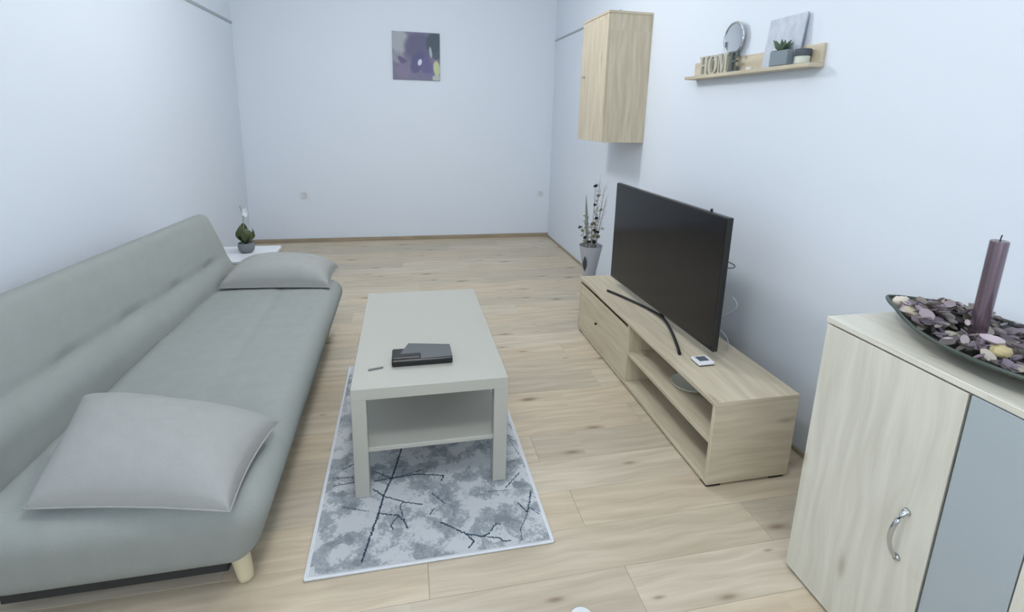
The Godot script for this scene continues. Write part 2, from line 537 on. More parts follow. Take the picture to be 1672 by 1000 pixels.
func build_rug():
	var x0 := -0.358
	var x1 := 0.511
	var z0 := -1.489
	var z1 := -2.96
	var t := thing("rug", Vector3((x0 + x1) / 2, 0, (z0 + z1) / 2), "grey and white marbled runner rug with dark vein lines under the coffee table", "rug")
	var w := 592
	var h := 1000
	var img := Image.create(w, h, false, Image.FORMAT_RGB8)
	var cell := FastNoiseLite.new()
	cell.noise_type = FastNoiseLite.TYPE_CELLULAR
	cell.cellular_return_type = FastNoiseLite.RETURN_CELL_VALUE
	cell.frequency = 0.03
	cell.seed = 4
	cell.domain_warp_enabled = true
	cell.domain_warp_amplitude = 30.0
	cell.domain_warp_frequency = 0.03
	var big := noise(0.009, 14, 3)
	var fine := noise(0.09, 15, 2)
	var pile := noise(0.6, 16, 1)
	var pale := Color(0.79, 0.805, 0.815)
	var mid := Color(0.61, 0.635, 0.655)
	var deep := Color(0.49, 0.52, 0.545)
	for y in h:
		for x in w:
			var b := big.get_noise_2d(x, y)
			var s := 0.42 + b * 0.55 + cell.get_noise_2d(x, y) * 0.50 + fine.get_noise_2d(x, y) * 0.20
			var c := pale.lerp(mid, smoothstep(0.25, 0.62, s)).lerp(deep, smoothstep(0.62, 1.0, s) * 0.8)
			img.set_pixel(x, y, c.lerp(Color(0.86, 0.88, 0.90), 0.05 + 0.10 * pile.get_noise_2d(x, y)))
	# veins, in metres on the floor
	var veins := [
		[[-0.181, -1.517], [-0.164, -1.605], [-0.132, -1.734], [-0.117, -1.831], [-0.084, -1.928], [-0.056, -2.064], [-0.043, -2.132], [0.0, -2.32], [0.06, -2.6]],
		[[-0.161, -1.918], [-0.084, -1.928], [0.02, -1.932], [0.141, -1.903], [0.126, -1.873]],
		[[-0.156, -1.978], [-0.084, -1.922], [0.055, -1.959]],
		[[-0.162, -1.872], [-0.117, -1.825], [-0.038, -1.779], [0.039, -1.749]],
		[[-0.132, -1.734], [-0.053, -1.707], [-0.031, -1.672], [-0.02, -1.637]],
		[[-0.053, -1.707], [-0.085, -1.663], [-0.074, -1.642]],
		[[-0.038, -1.779], [-0.05, -1.755], [-0.038, -1.702]],
		[[0.081, -1.806], [0.132, -1.737]], [[0.084, -1.72], [0.067, -1.688]],
		[[0.106, -1.646], [0.199, -1.573], [0.223, -1.533], [0.202, -1.507]],
		[[0.199, -1.573], [0.255, -1.549], [0.286, -1.557], [0.319, -1.598], [0.338, -1.594]],
		[[0.255, -1.549], [0.318, -1.531], [0.337, -1.512], [0.362, -1.509]],
		[[0.429, -1.689], [0.456, -1.632], [0.5, -1.745]], [[0.473, -1.654], [0.5, -1.616]],
		[[0.455, -1.627], [0.409, -1.553], [0.403, -1.509]],
		[[0.472, -1.859], [0.416, -1.803], [0.399, -1.783]], [[0.306, -1.774], [0.396, -1.766]],
		[[-0.274, -1.79], [-0.174, -1.752]], [[0.475, -2.108], [0.5, -2.081]],
		[[0.45, -1.941], [0.505, -1.941]], [[0.478, -2.1], [0.5, -1.979]],
		[[-0.30, -2.02], [-0.25, -2.05]], [[-0.335, -1.97], [-0.25, -1.96]], [[-0.33, -1.92], [-0.24, -1.93]]]
	var strong := [2.6, 2.0, 1.5, 1.9, 1.9, 1.6, 1.6, 1.4, 1.6, 2.1, 1.9, 1.8, 1.8, 1.4, 1.2, 1.6, 1.0, 1.2, 1.2, 1.0, 1.0, 1.8, 1.3, 1.3]
	var ink := Color(0.22, 0.28, 0.34)
	for k in veins.size():
		var l: Array = veins[k]
		for i in l.size() - 1:
			var a := Vector2((l[i][0] - x0) / (x1 - x0) * w, (z0 - l[i][1]) / (z0 - z1) * h)
			var b := Vector2((l[i + 1][0] - x0) / (x1 - x0) * w, (z0 - l[i + 1][1]) / (z0 - z1) * h)
			var steps := int(a.distance_to(b) * 1.5) + 1
			for s in steps + 1:
				var p := a.lerp(b, float(s) / steps) + Vector2(fine.get_noise_2d(a.x + s, b.y) * 3.0, fine.get_noise_2d(b.x, a.y + s) * 3.0)
				var rad: float = strong[k] * (0.75 + 0.6 * fine.get_noise_2d(s * 2.0, k * 31.0))
				var ri := int(ceil(rad)) + 1
				for yy in range(-ri, ri + 1):
					for xx in range(-ri, ri + 1):
						var px := int(p.x) + xx
						var py := int(p.y) + yy
						if px < 0 or py < 0 or px >= w or py >= h: continue
						var cov := clampf(rad + 0.5 - Vector2(px + 0.5, py + 0.5).distance_to(p), 0.0, 1.0)
						if cov > 0.0: img.set_pixel(px, py, img.get_pixel(px, py).lerp(ink, cov * 0.75))
	var mat := plain(Color.WHITE, 0.95, 0.0, 0.2)
	mat.albedo_texture = tex(img)
	var e := 0.009
	var wave := noise(2.0, 77, 2)
	var m := MB.new()
	m.grid(60, 90, func(u: float, v: float) -> Vector3:
		var p := Vector3(lerpf(x0 + e, x1 - e, u), 0.0072, lerpf(z0 - e, z1 + e, v))
		p.y += 0.0012 * maxf(0.0, wave.get_noise_2d(p.x, p.z))
		return p)
	part("pile", m.smooth(), mat, t)
	m = MB.new()
	m.box(Vector3(x0 + 0.003, 0.0005, z1 + 0.003), Vector3(x1 - 0.003, 0.0068, z0 - 0.003), 0.001)
	part("backing", m, M.white, t)
	var edge := plain(Color(0.86, 0.875, 0.89), 0.9)
	var y := 0.0055
	for k in [[Vector3(x0, y, z0), Vector3(x1, y, z0)], [Vector3(x0, y, z1), Vector3(x1, y, z1)], [Vector3(x0, y, z0), Vector3(x0, y, z1)], [Vector3(x1, y, z0), Vector3(x1, y, z1)]]:
		part("bound_edge", tubes([k[0], k[1]], 0.0052, 8), edge, t)

func build_box_on_table():
	var y := 0.497
	var t := thing("black_case", Vector3(0.057, y, -2.05), "flat black case with half-folded lid lying on the coffee table", "case")
	part("case_body", board(Vector3(-0.07, y, -2.10), Vector3(0.185, y + 0.030, -1.985), 0, 0.005), M.black, t)
	var m := MB.new()      # folded flap, rising towards the left
	var lid := plain(Color(0.34, 0.36, 0.37), 0.4)
	var p := [Vector3(-0.055, y + 0.031, -1.99), Vector3(0.182, y + 0.031, -1.988), Vector3(0.182, y + 0.033, -2.095), Vector3(0.0, y + 0.048, -2.10)]
	var q := [p[0], p[1] + Vector3.UP * 0.004, p[2] + Vector3.UP * 0.004, p[3] + Vector3.UP * 0.004]
	m.tri(q[0], q[1], q[2], Vector3.UP); m.tri(q[0], q[2], q[3], Vector3.UP)
	m.quad(p[0], p[1], q[1], q[0], Vector3.BACK); m.quad(p[1], p[2], q[2], q[1], Vector3.RIGHT)
	m.quad(p[2], p[3], q[3], q[2], Vector3.FORWARD); m.quad(p[3], p[0], q[0], q[3], Vector3.LEFT)
	part("lid", m, lid, t)
	part("front_flap", board(Vector3(-0.068, y + 0.028, -2.03), Vector3(0.05, y + 0.040, -1.99), 0, 0.004), M.black, t)
	var pen := tubes([Vector3(-0.165, y + 0.004, -1.975), Vector3(-0.105, y + 0.004, -1.99)], 0.0038, 8)
	tag(part("pen", pen, plain(Color(0.45, 0.46, 0.46), 0.5)), "short grey pen lying beside the black case", "pen")

# ------------------------------------------------------------------ TV bench and what stands on it
const BX0 := 1.238
const BX1 := 1.640
const BZ0 := -1.641
const BZ1 := -3.311
const BH := 0.408

func build_bench():
	var t := thing("tv_bench", Vector3((BX0 + BX1) / 2, 0, (BZ0 + BZ1) / 2), "long low pale oak television bench with open shelves along the right wall", "bench")
	var g := 0.022
	var b := 0.012
	part("top_board", board(Vector3(BX0 - 0.004, BH - g, BZ1), Vector3(BX1, BH, BZ0), 2), M.oak, t)
	part("bottom_board", board(Vector3(BX0, b, BZ1 + g), Vector3(BX1, b + g, BZ0 - g), 2), M.oak, t)
	part("side_panel", board(Vector3(BX0, b, BZ0 - g), Vector3(BX1, BH - g, BZ0), 0), M.oak, t)
	part("side_panel", board(Vector3(BX0, b, BZ1), Vector3(BX1, BH - g, BZ1 + g), 0), M.oak, t)
	part("divider", board(Vector3(BX0 + 0.004, b + g, -2.50), Vector3(BX1 - 0.01, BH - g, -2.478), 1), M.oak, t)
	part("shelf", board(Vector3(BX0 + 0.004, 0.2, -2.478), Vector3(BX1 - 0.01, 0.222, BZ0 - g), 2), M.oak, t)
	part("back_panel", board(Vector3(BX1 - 0.008, b + g, BZ1 + g), Vector3(BX1 - 0.003, BH - g, BZ0 - g), 2, 0.0), M.oak, t)
	# closed far half: a flap door under a finger gap
	var door := part("door", board(Vector3(BX0 + 0.001, b + g + 0.003, BZ1 + g + 0.003), Vector3(BX0 + 0.017, BH - g - 0.028, -2.484), 2), M.oak, t)
	part("knob", tubes([Vector3(BX0 + 0.001, 0.19, -2.955), Vector3(BX0 - 0.012, 0.19, -2.955)], [0.006, 0.009], 12), M.black_matt, door)
	for s in [[BX0 + 0.015, BZ0 - 0.06], [BX1 - 0.075, BZ0 - 0.06], [BX0 + 0.015, BZ1 + 0.02], [BX1 - 0.075, BZ1 + 0.02]]:
		part("foot_pad", board(Vector3(s[0] - 0.012, 0.0, s[1] + 0.01), Vector3(s[0] + 0.058, b, s[1] + 0.057), 0, 0.002), M.black_matt, t)

func build_tv():
	var a := 0.022
	var near := Vector3(1.410, 0.468, -1.946)
	var along := Vector3(-sin(a), 0, -cos(a))       # towards the far end
	var back := Vector3(cos(a), 0, -sin(a))          # towards the wall
	var W := 1.17
	var H := 0.652
	var t := thing("television", Vector3(1.44, BH, -2.53), "large black flat screen television on a curved foot on the bench", "television")
	# slab with the screen a hair proud of it
	var slab := func(u0, u1, v0, v1, d0, d1, bev) -> MB:
		var m := MB.new()
		m.box(Vector3(u0, v0, d0), Vector3(u1, v1, d1), bev)
		for i in m.v.size():
			m.v[i] = near + along * m.v[i].x + Vector3.UP * m.v[i].y + back * m.v[i].z
			m.n[i] = along * m.n[i].x + Vector3.UP * m.n[i].y + back * m.n[i].z
		return m
	part("casing", slab.call(0.0, W, 0.0, H, 0.0, 0.03, 0.004), M.bezel, t)
	part("screen", slab.call(0.009, W - 0.009, 0.016, H - 0.009, -0.0015, 0.001, 0.0005), M.screen, t)
	part("back_bulge", slab.call(W * 0.18, W * 0.82, 0.05, H * 0.6, 0.03, 0.062, 0.02), M.black_matt, t)
	# bow-shaped foot
	var pts := []
	for i in 25:
		var s := i / 12.0 - 1.0
		pts.append(Vector3(1.452 - 0.145 * pow(absf(s), 1.35), BH + 0.009, -2.512 - 0.458 * s))
	part("foot", tubes(pts, 0.0085, 8), M.black, t)
	part("neck", tubes([Vector3(1.458, BH + 0.006, -2.515), Vector3(1.458, BH + 0.05, -2.515), Vector3(1.452, BH + 0.13, -2.525)], [0.016, 0.016, 0.014], 10), M.black, t)
	part("antenna_stub", tubes([Vector3(1.425, 1.118, -2.10), Vector3(1.425, 1.134, -2.10)], 0.006, 8), M.black_matt, t)
	# cables behind
	var c1 := []
	for i in 17:
		var s := i / 16.0
		c1.append(Vector3(1.46 + 0.05 * sin(s * PI), 0.872 + 0.016 * sin(s * TAU * 0.8 + 0.4), -2.12 + 0.125 * sin(s * PI)))
	tag(part("cable_loop", tubes(c1, 0.0022, 6), M.black_matt), "thin dark cable loop sticking out behind the television", "cable")
	var c2 := []
	for i in 21:
		var s := i / 20.0
		c2.append(Vector3(1.56 + 0.03 * sin(s * 9.0), 0.70 - 0.285 * s, -2.08 + 0.035 * sin(s * 6.0 + 1.0)))
	tag(part("power_cable", tubes(c2, 0.003, 6), plain(Color(0.72, 0.74, 0.76), 0.6)), "pale cable hanging behind the television down to the bench", "cable")

func build_small_on_bench():
	var y := BH
	var t := thing("thermostat", Vector3(1.378, y, -1.968), "small white digital device with grey display on the bench top", "device")
	part("case", board(Vector3(1.337, y + 0.003, -2.006), Vector3(1.42, y + 0.018, -1.93), 0, 0.004), M.white_gloss, t)
	part("base", board(Vector3(1.339, y, -2.004), Vector3(1.418, y + 0.004, -1.932), 0, 0.001), M.black_matt, t)
	part("display", board(Vector3(1.353, y + 0.0175, -1.994), Vector3(1.404, y + 0.0188, -1.95), 0, 0.0004), plain(Color(0.36, 0.39, 0.43), 0.25), t)
	var d := thing("round_dish", Vector3(1.385, 0.222, -2.06), "shallow white round dish on the bench's open middle shelf", "dish")
	var m := MB.new()
	m.lathe([Vector2(0.0, 0.0), Vector2(0.045, 0.0), Vector2(0.06, 0.006), Vector2(0.085, 0.022), Vector2(0.093, 0.032), Vector2(0.090, 0.032), Vector2(0.08, 0.024), Vector2(0.055, 0.011), Vector2(0.0, 0.008)], 36, Vector3(1.385, 0.222, -2.06))
	part("bowl", m.smooth(), plain(Color(0.86, 0.88, 0.85), 0.35), d)

# ------------------------------------------------------------------ commode, tray, candle
const CX := 1.299
const CZ := -1.243
const CH := 0.952

func build_commode():
	var z1 := -0.622
	var x1 := 1.79
	var g := 0.018
	var t := thing("commode", Vector3(1.54, 0, -0.93), "pale oak commode with one oak door and one grey door by the right wall", "cabinet")
	part("top_board", board(Vector3(CX - 0.003, CH - g, CZ - 0.003), Vector3(x1, CH, z1), 2), M.oak_pale, t)
	part("side_panel", board(Vector3(CX + 0.02, 0.0, CZ), Vector3(x1, CH - g, CZ + g), 1), M.oak_pale, t)
	part("side_panel", board(Vector3(CX, 0.0, z1 - 0.03), Vector3(x1, CH - g, z1), 1), M.oak_pale, t)
	part("bottom_board", board(Vector3(CX + 0.02, 0.05, CZ + g), Vector3(x1, 0.068, z1 - 0.03), 2), M.oak_pale, t)
	part("plinth", board(Vector3(CX + 0.05, 0.0, CZ + g), Vector3(CX + 0.068, 0.05, z1 - 0.03), 2), M.oak_pale, t)
	part("back_panel", board(Vector3(x1 - 0.006, 0.05, CZ + g), Vector3(x1 - 0.001, CH - g, z1 - 0.03), 1, 0.0), M.oak_pale, t)
	var d := part("door", board(Vector3(CX, 0.012, CZ), Vector3(CX + 0.018, CH - g - 0.006, -0.8265), 1), M.oak_pale, t)
	d.set_meta("label", "pale oak door with chrome bow handle")
	var g2 := part("door", board(Vector3(CX, 0.012, -0.8195), Vector3(CX + 0.018, CH - g - 0.004, -0.655), 1), M.grey_panel, t)
	g2.set_meta("label", "blue-grey lacquered door")
	# bow handle
	var pts := []
	for i in 13:
		var s := i / 12.0
		pts.append(Vector3(CX - 0.004 - 0.028 * pow(sin(s * PI), 0.7), 0.535 - 0.145 * s, -0.897 - 0.006 * sin(s * PI)))
	var hd := part("handle", tubes(pts, 0.0062, 10), M.chrome, d)
	for yy in [0.535, 0.39]:
		part("handle_foot", tubes([Vector3(CX, yy, -0.897), Vector3(CX - 0.008, yy, -0.897)], [0.011, 0.008], 12), M.chrome, d)

func tray_point(s: float, k: float, lift: float) -> Vector3:
	var wd := 0.195 * pow(maxf(sin(PI * s), 0.0), 0.8)
	var e := absf(2.0 * s - 1.0)
	return Vector3(1.52 + wd * k + 0.02 * (s - 0.5), CH + 0.003 + lift + 0.043 * k * k * minf(1.0, wd / 0.1) + 0.05 * pow(e, 3.0), -1.24 + 0.76 * s)

func build_tray():
	var t := thing("leaf_tray", Vector3(1.52, CH, -0.86), "dark green-brown leaf-shaped tray of potpourri on the commode", "tray")
	var m := MB.new()
	m.grid(60, 24, func(u: float, v: float) -> Vector3: return tray_point(u, v * 2.0 - 1.0, 0.006))
	m.grid(60, 24, func(u: float, v: float) -> Vector3: return tray_point(u, v * 2.0 - 1.0, 0.0), 1, 1, true)
	part("dish", m.smooth(), plain(Color(0.31, 0.33, 0.29), 0.4), t)
	for sg in [-1.0, 1.0]:
		var pts := []
		for i in 41: pts.append(tray_point(i / 40.0, sg, 0.004))
		part("rim", tubes(pts, 0.0055, 7), plain(Color(0.24, 0.28, 0.25), 0.35), t)
	# potpourri: dried petals heaped in the tray
	var r := RandomNumberGenerator.new()
	r.seed = 99
	var cols := [Color(0.12, 0.10, 0.115), Color(0.21, 0.17, 0.20), Color(0.32, 0.27, 0.30), Color(0.48, 0.42, 0.43), Color(0.41, 0.35, 0.40), Color(0.16, 0.15, 0.13), Color(0.30, 0.27, 0.22), Color(0.52, 0.48, 0.42), Color(0.22, 0.19, 0.23), Color(0.36, 0.33, 0.27)]
	m = MB.new()
	for i in 700:
		var s := 0.13 + 0.74 * r.randf()
		var k := (r.randf() * 2.0 - 1.0) * 0.80
		var p := tray_point(s, k, 0.012)
		var heap := (1.0 - k * k) * (0.025 + 0.055 * exp(-pow((s - 0.27) / 0.13, 2.0)))
		p.y += heap * (0.05 + 0.95 * r.randf())
		petal(m, p, 0.010 + r.randf() * 0.013, r, cols[r.randi() % cols.size()])
	var pm := plain(Color.WHITE, 0.8)
	pm.vertex_color_use_as_albedo = true
	var o := part("potpourri", m.smooth(), pm)
	tag(o, "heap of dried mauve and brown petals in the leaf-shaped tray", "potpourri")
	o.set_meta("kind", "stuff")
	# a few larger pieces
	var at := func(s: float, k: float, up: float) -> Vector3: return tray_point(s, k, 0.012 + up)
	m = MB.new(); ball(m, at.call(0.085, -0.35, 0.014), Vector3(0.024, 0.02, 0.024), 3)
	tag(part("dried_blossom", m.smooth(), plain(Color(0.85, 0.82, 0.76), 0.8)), "round cream dried blossom at the tip of the leaf tray", "dried flower")
	m = MB.new(); ball(m, at.call(0.18, -0.68, 0.014), Vector3(0.016, 0.015, 0.028), 5)
	tag(part("dried_pod", m.smooth(), plain(Color(0.72, 0.69, 0.60), 0.8)), "oblong beige dried pod by the tray rim", "dried pod")
	m = MB.new(); ball(m, at.call(0.50, -0.50, 0.034), Vector3(0.022, 0.015, 0.020), 7)
	tag(part("dried_fruit_slice", m.smooth(), plain(Color(0.74, 0.69, 0.52), 0.8)), "chunky cream-yellow dried slice lying on the petals", "dried fruit")
	for k in 4:
		m = MB.new()
		var pp: Vector3 = at.call([0.46, 0.50, 0.60, 0.63][k], [-0.45, -0.1, 0.1, -0.3][k], 0.042)
		petal(m, pp, [0.036, 0.03, 0.034, 0.028][k], r, Color.WHITE)
		tag(part("pale_petal", m.smooth(), plain([Color(0.75, 0.70, 0.73), Color(0.69, 0.64, 0.68), Color(0.80, 0.76, 0.78), Color(0.72, 0.69, 0.70)][k], 0.8)), ["large pale mauve dried petal by the tray's front rim", "darker mauve dried petal lying close to the candle", "palest pink dried petal lying behind the cream slice", "greyish pink dried petal next to the cream slice"][k], "petal", "pale petals on the potpourri")

func petal(m: MB, p: Vector3, size: float, r: RandomNumberGenerator, c: Color):
	var b := Basis.from_euler(Vector3(r.randf_range(-0.7, 0.7), r.randf() * TAU, r.randf_range(-0.7, 0.7)))
	var bend := r.randf_range(0.3, 0.9)
	m.tint = c
	m.grid(7, 4, func(u: float, v: float) -> Vector3:
		var a := u * 2.0 - 1.0
		var w := (v * 2.0 - 1.0) * 0.62 * sqrt(maxf(0.0, 1.0 - a * a)) + 0.08 * (v - 0.5)
		return p + b * (Vector3(a, bend * (a * a * 0.4 + w * w), w) * size))
	m.tint = Color.WHITE

func ball(m: MB, c: Vector3, s: Vector3, sd: int):
	var f := noise(1.4, sd, 2)
	m.grid(18, 12, func(u: float, v: float) -> Vector3:
		var d := Vector3(sin(PI * v) * cos(TAU * u), cos(PI * v), sin(PI * v) * sin(TAU * u))
		return c + d * s * (1.0 + 0.25 * f.get_noise_3dv(d * 1.5)), 1, 1, true)

func build_candle():
	var b := Vector3(1.505, CH + 0.014, -0.972)
	var t := thing("candle", b, "tall slim mauve metallic pillar candle standing in the leaf tray", "candle")
	var m := MB.new()
	var H := 0.295
	m.lathe([Vector2(0, 0), Vector2(0.0185, 0), Vector2(0.02, 0.002), Vector2(0.02, 0.1), Vector2(0.02, 0.2), Vector2(0.02, H - 0.003), Vector2(0.0185, H), Vector2(0.012, H - 0.002), Vector2(0, H - 0.004)], 48, b)
	var cm := plain(Color(0.50, 0.43, 0.47), 0.26, 0.8)
	cm.clearcoat_enabled = true
	cm.clearcoat = 0.8
	cm.clearcoat_roughness = 0.1
	part("wax", m.smooth(), cm, t)
	part("wick", tubes([b + Vector3(0, H - 0.005, 0), b + Vector3(0.001, H + 0.008, 0), b + Vector3(0.003, H + 0.015, 0)], 0.0016, 6), M.black_matt, t)

# ------------------------------------------------------------------ things on the walls
func build_wall_cabinet():
	var x0 := 1.471
	var z0 := -3.656
	var z1 := -4.199
	var y0 := 1.355
	var y1 := 2.301
	var g := 0.018
	var t := thing("wall_cabinet", Vector3(1.645, y0, (z0 + z1) / 2), "tall pale oak cabinet hanging on the right wall above the vase", "cabinet")
	part("side_panel", board(Vector3(x0 + 0.019, y0, z0 - g), Vector3(RIGHT, y1 - g, z0), 1), M.oak, t)
	part("side_panel", board(Vector3(x0 + 0.019, y0, z1), Vector3(RIGHT, y1 - g, z1 + g), 1), M.oak, t)
	part("top_board", board(Vector3(x0, y1 - g, z1 - 0.002), Vector3(RIGHT, y1, z0 + 0.003), 2), M.oak, t)
	part("bottom_board", board(Vector3(x0 + 0.019, y0, z1 + g), Vector3(RIGHT, y0 + g, z0 - g), 2), M.oak, t)
	var d := part("door", board(Vector3(x0, y0, z1 + 0.001), Vector3(x0 + 0.018, y1 - g - 0.003, z0 - 0.001), 1), M.oak, t)
	part("knob", tubes([Vector3(x0, 1.86, -4.10), Vector3(x0 - 0.01, 1.86, -4.10), Vector3(x0 - 0.018, 1.86, -4.10)], [0.006, 0.006, 0.011], 12), M.chrome, d)

const SX := 1.737
const SZ0 := -1.985
const SZ1 := -3.0
const SY := 1.803       # upper face of the shelf plate

func build_wall_shelf():
	var t := thing("wall_shelf", Vector3(RIGHT, 1.79, (SZ0 + SZ1) / 2), "pale oak picture ledge with a low back board on the right wall", "shelf")
	part("plate", board(Vector3(SX, SY - 0.018, SZ1), Vector3(RIGHT, SY, SZ0), 2), M.oak, t)
	part("back_board", board(Vector3(RIGHT - 0.016, SY, SZ1), Vector3(RIGHT, SY + 0.085, SZ0), 2), M.oak, t)

func build_shelf_things():
	var y := SY
	# four standing letters
	var font := SystemFont.new()
	font.font_names = PackedStringArray(["Droid Serif"])
	font.font_weight = 700
	var z := -2.88
	var pale := plain(Color(0.74, 0.73, 0.67), 0.6)
	var dark := plain(Color(0.33, 0.37, 0.36), 0.6)
	for k in 4:
		var ch: String = ["H", "O", "M", "E"][k]
		var tm := TextMesh.new()
		tm.text = ch
		tm.font = font
		tm.font_size = 64
		tm.pixel_size = 0.002
		tm.depth = 0.018
		var o := MeshInstance3D.new()
		o.name = numbered("decorative_letter")
		o.mesh = tm
		o.material_override = [pale, pale, pale, dark][k]
		add_child(o)
		var bb := tm.get_aabb()
		var sc := 0.108 / bb.size.y
		var sw: float = [0.092, 0.088, 0.098, 0.078][k] / bb.size.x
		o.rotation.y = -PI / 2.0
		o.scale = Vector3(sw, sc, 1.0)
		var zc: float = [-2.838, -2.748, -2.652, -2.56][k]
		o.position = Vector3(1.768, y - bb.position.y * sc, zc) - Basis(Vector3.UP, -PI / 2.0) * Vector3((bb.position.x + bb.size.x * 0.5) * sw, 0, 0)
		tag(o, ["pale wooden letter H standing on the picture ledge", "pale wooden letter O standing on the picture ledge", "pale wooden letter M standing on the picture ledge", "dark grey letter E standing on the picture ledge"][k], "letter", "letters on the picture ledge")
	# round mirror on a foot, behind the letters
	var c := Vector3(1.79, 1.985, -2.615)
	var t := thing("round_mirror", Vector3(1.79, y, -2.615), "round chrome table mirror standing behind the letters", "mirror")
	var ring := []
	for i in 37: ring.append(c + Vector3(0.0, sin(TAU * i / 36.0) * 0.083, cos(TAU * i / 36.0) * 0.083))
	part("frame", tubes(ring, 0.007, 8), M.chrome, t)
	var m := MB.new()
	m.grid(32, 4, func(u: float, v: float) -> Vector3: return c + Vector3(-0.002 - 0.004 * (1.0 - v * v), sin(TAU * u) * 0.08 * v, cos(TAU * u) * 0.08 * v))
	part("mirror_glass", m.smooth(), M.mirror, t)
	part("stem", tubes([Vector3(1.79, y + 0.008, -2.615), c + Vector3(0, -0.086, 0)], 0.006, 8), M.chrome, t)
	m = MB.new(); m.lathe([Vector2(0, 0), Vector2(0.011, 0), Vector2(0.011, 0.005), Vector2(0.006, 0.010), Vector2(0, 0.010)], 24, Vector3(1.79, y, -2.615))
	part("foot", m.smooth(), M.chrome, t)
	# tea light
	m = MB.new(); m.lathe([Vector2(0, 0), Vector2(0.017, 0), Vector2(0.0175, 0.013), Vector2(0.016, 0.013), Vector2(0.0155, 0.011), Vector2(0, 0.011)], 24, Vector3(1.765, y, -2.42))
	tag(part("tea_light", m.smooth(), M.white_gloss), "small white tea light on the picture ledge beside the letters", "candle")
	# pale print leaning on the wall
	t = thing("leaning_print", Vector3(1.79, y, -2.225), "pale grey unframed board leaning against the wall on the ledge", "picture")
	var img := Image.create(128, 128, false, Image.FORMAT_RGB8)
	var f := noise(0.03, 61, 3)
	for yy in 128:
		for xx in 128:
			var s := clampf(0.5 + f.get_noise_2d(xx, yy * 0.6) * 0.9, 0.0, 1.0)
			img.set_pixel(xx, yy, Color(0.80, 0.83, 0.86).lerp(Color(0.72, 0.75, 0.80), s))
	var pm := plain(Color.WHITE, 0.6)
	pm.albedo_texture = tex(img)
	var lean := 0.024
	var zz0 := -2.345
	var zz1 := -2.105
	var hgt := 0.232
	m = MB.new()
	m.box(Vector3(1.777, y + 0.002, zz0), Vector3(1.785, y + hgt, zz1), 0.001, 2, Vector2(0.3, 0.2))
	for i in m.v.size(): m.v[i].x += lean * (m.v[i].y - y) / hgt
	for i in m.uv.size(): m.uv[i] *= 4.0
	part("board", m, pm, t)
	part("edge_strip", tubes([Vector3(1.781, y + 0.002, zz1), Vector3(1.781 + lean, y + hgt, zz1)], 0.004, 6), plain(Color(0.60, 0.65, 0.70), 0.5), t)
	# square pot with a succulent
	var pz := -2.182
	t = thing("succulent_pot", Vector3(1.755, y, pz), "small green succulent in a square grey pot on the ledge", "plant")
	var px := 1.762
	m = MB.new()
	m.box(Vector3(px - 0.026, y, pz - 0.058), Vector3(px + 0.012, y + 0.07, pz + 0.058), 0.004)
	part("pot", m, plain(Color(0.50, 0.55, 0.58), 0.8), t)
	part("soil", board(Vector3(px - 0.022, y + 0.0695, pz - 0.053), Vector3(px + 0.008, y + 0.072, pz + 0.053), 0, 0.0005), M.black_matt, t)
	var leafm := plain(Color(0.34, 0.43, 0.35), 0.6)
	for k in 15:
		var ang := k * 2.4
		var tilt := 0.35 + 0.55 * (k / 15.0)
		var dir := Vector3(cos(ang) * cos(tilt) * 0.55, sin(tilt), sin(ang) * cos(tilt) * 1.25).normalized()
		var b := Vector3(px - 0.009, y + 0.07, pz)
		var l := 0.062 - 0.016 * k / 15.0
		part("leaf", tubes([b, b + dir * l * 0.4 + Vector3.UP * 0.002, b + dir * l * 0.75 + Vector3.UP * 0.004, b + dir * l + Vector3.UP * 0.008], [0.005, 0.008, 0.006, 0.0008], 7), leafm, t)
	# glass jar with a dark band
	t = thing("candle_jar", Vector3(1.765, y, -2.062), "small pale jar with a black lid on the ledge end", "jar")
	m = MB.new(); m.lathe([Vector2(0, 0), Vector2(0.029, 0), Vector2(0.031, 0.003), Vector2(0.031, 0.034), Vector2(0.0, 0.034)], 28, Vector3(1.768, y, -2.06))
	part("jar", m.smooth(), plain(Color(0.78, 0.80, 0.75), 0.4), t)
	m = MB.new(); m.lathe([Vector2(0, 0.034), Vector2(0.033, 0.034), Vector2(0.034, 0.036), Vector2(0.034, 0.062), Vector2(0.032, 0.064), Vector2(0, 0.064)], 28, Vector3(1.768, y, -2.06))
	part("lid", m.smooth(), plain(Color(0.25, 0.29, 0.32), 0.5), t)

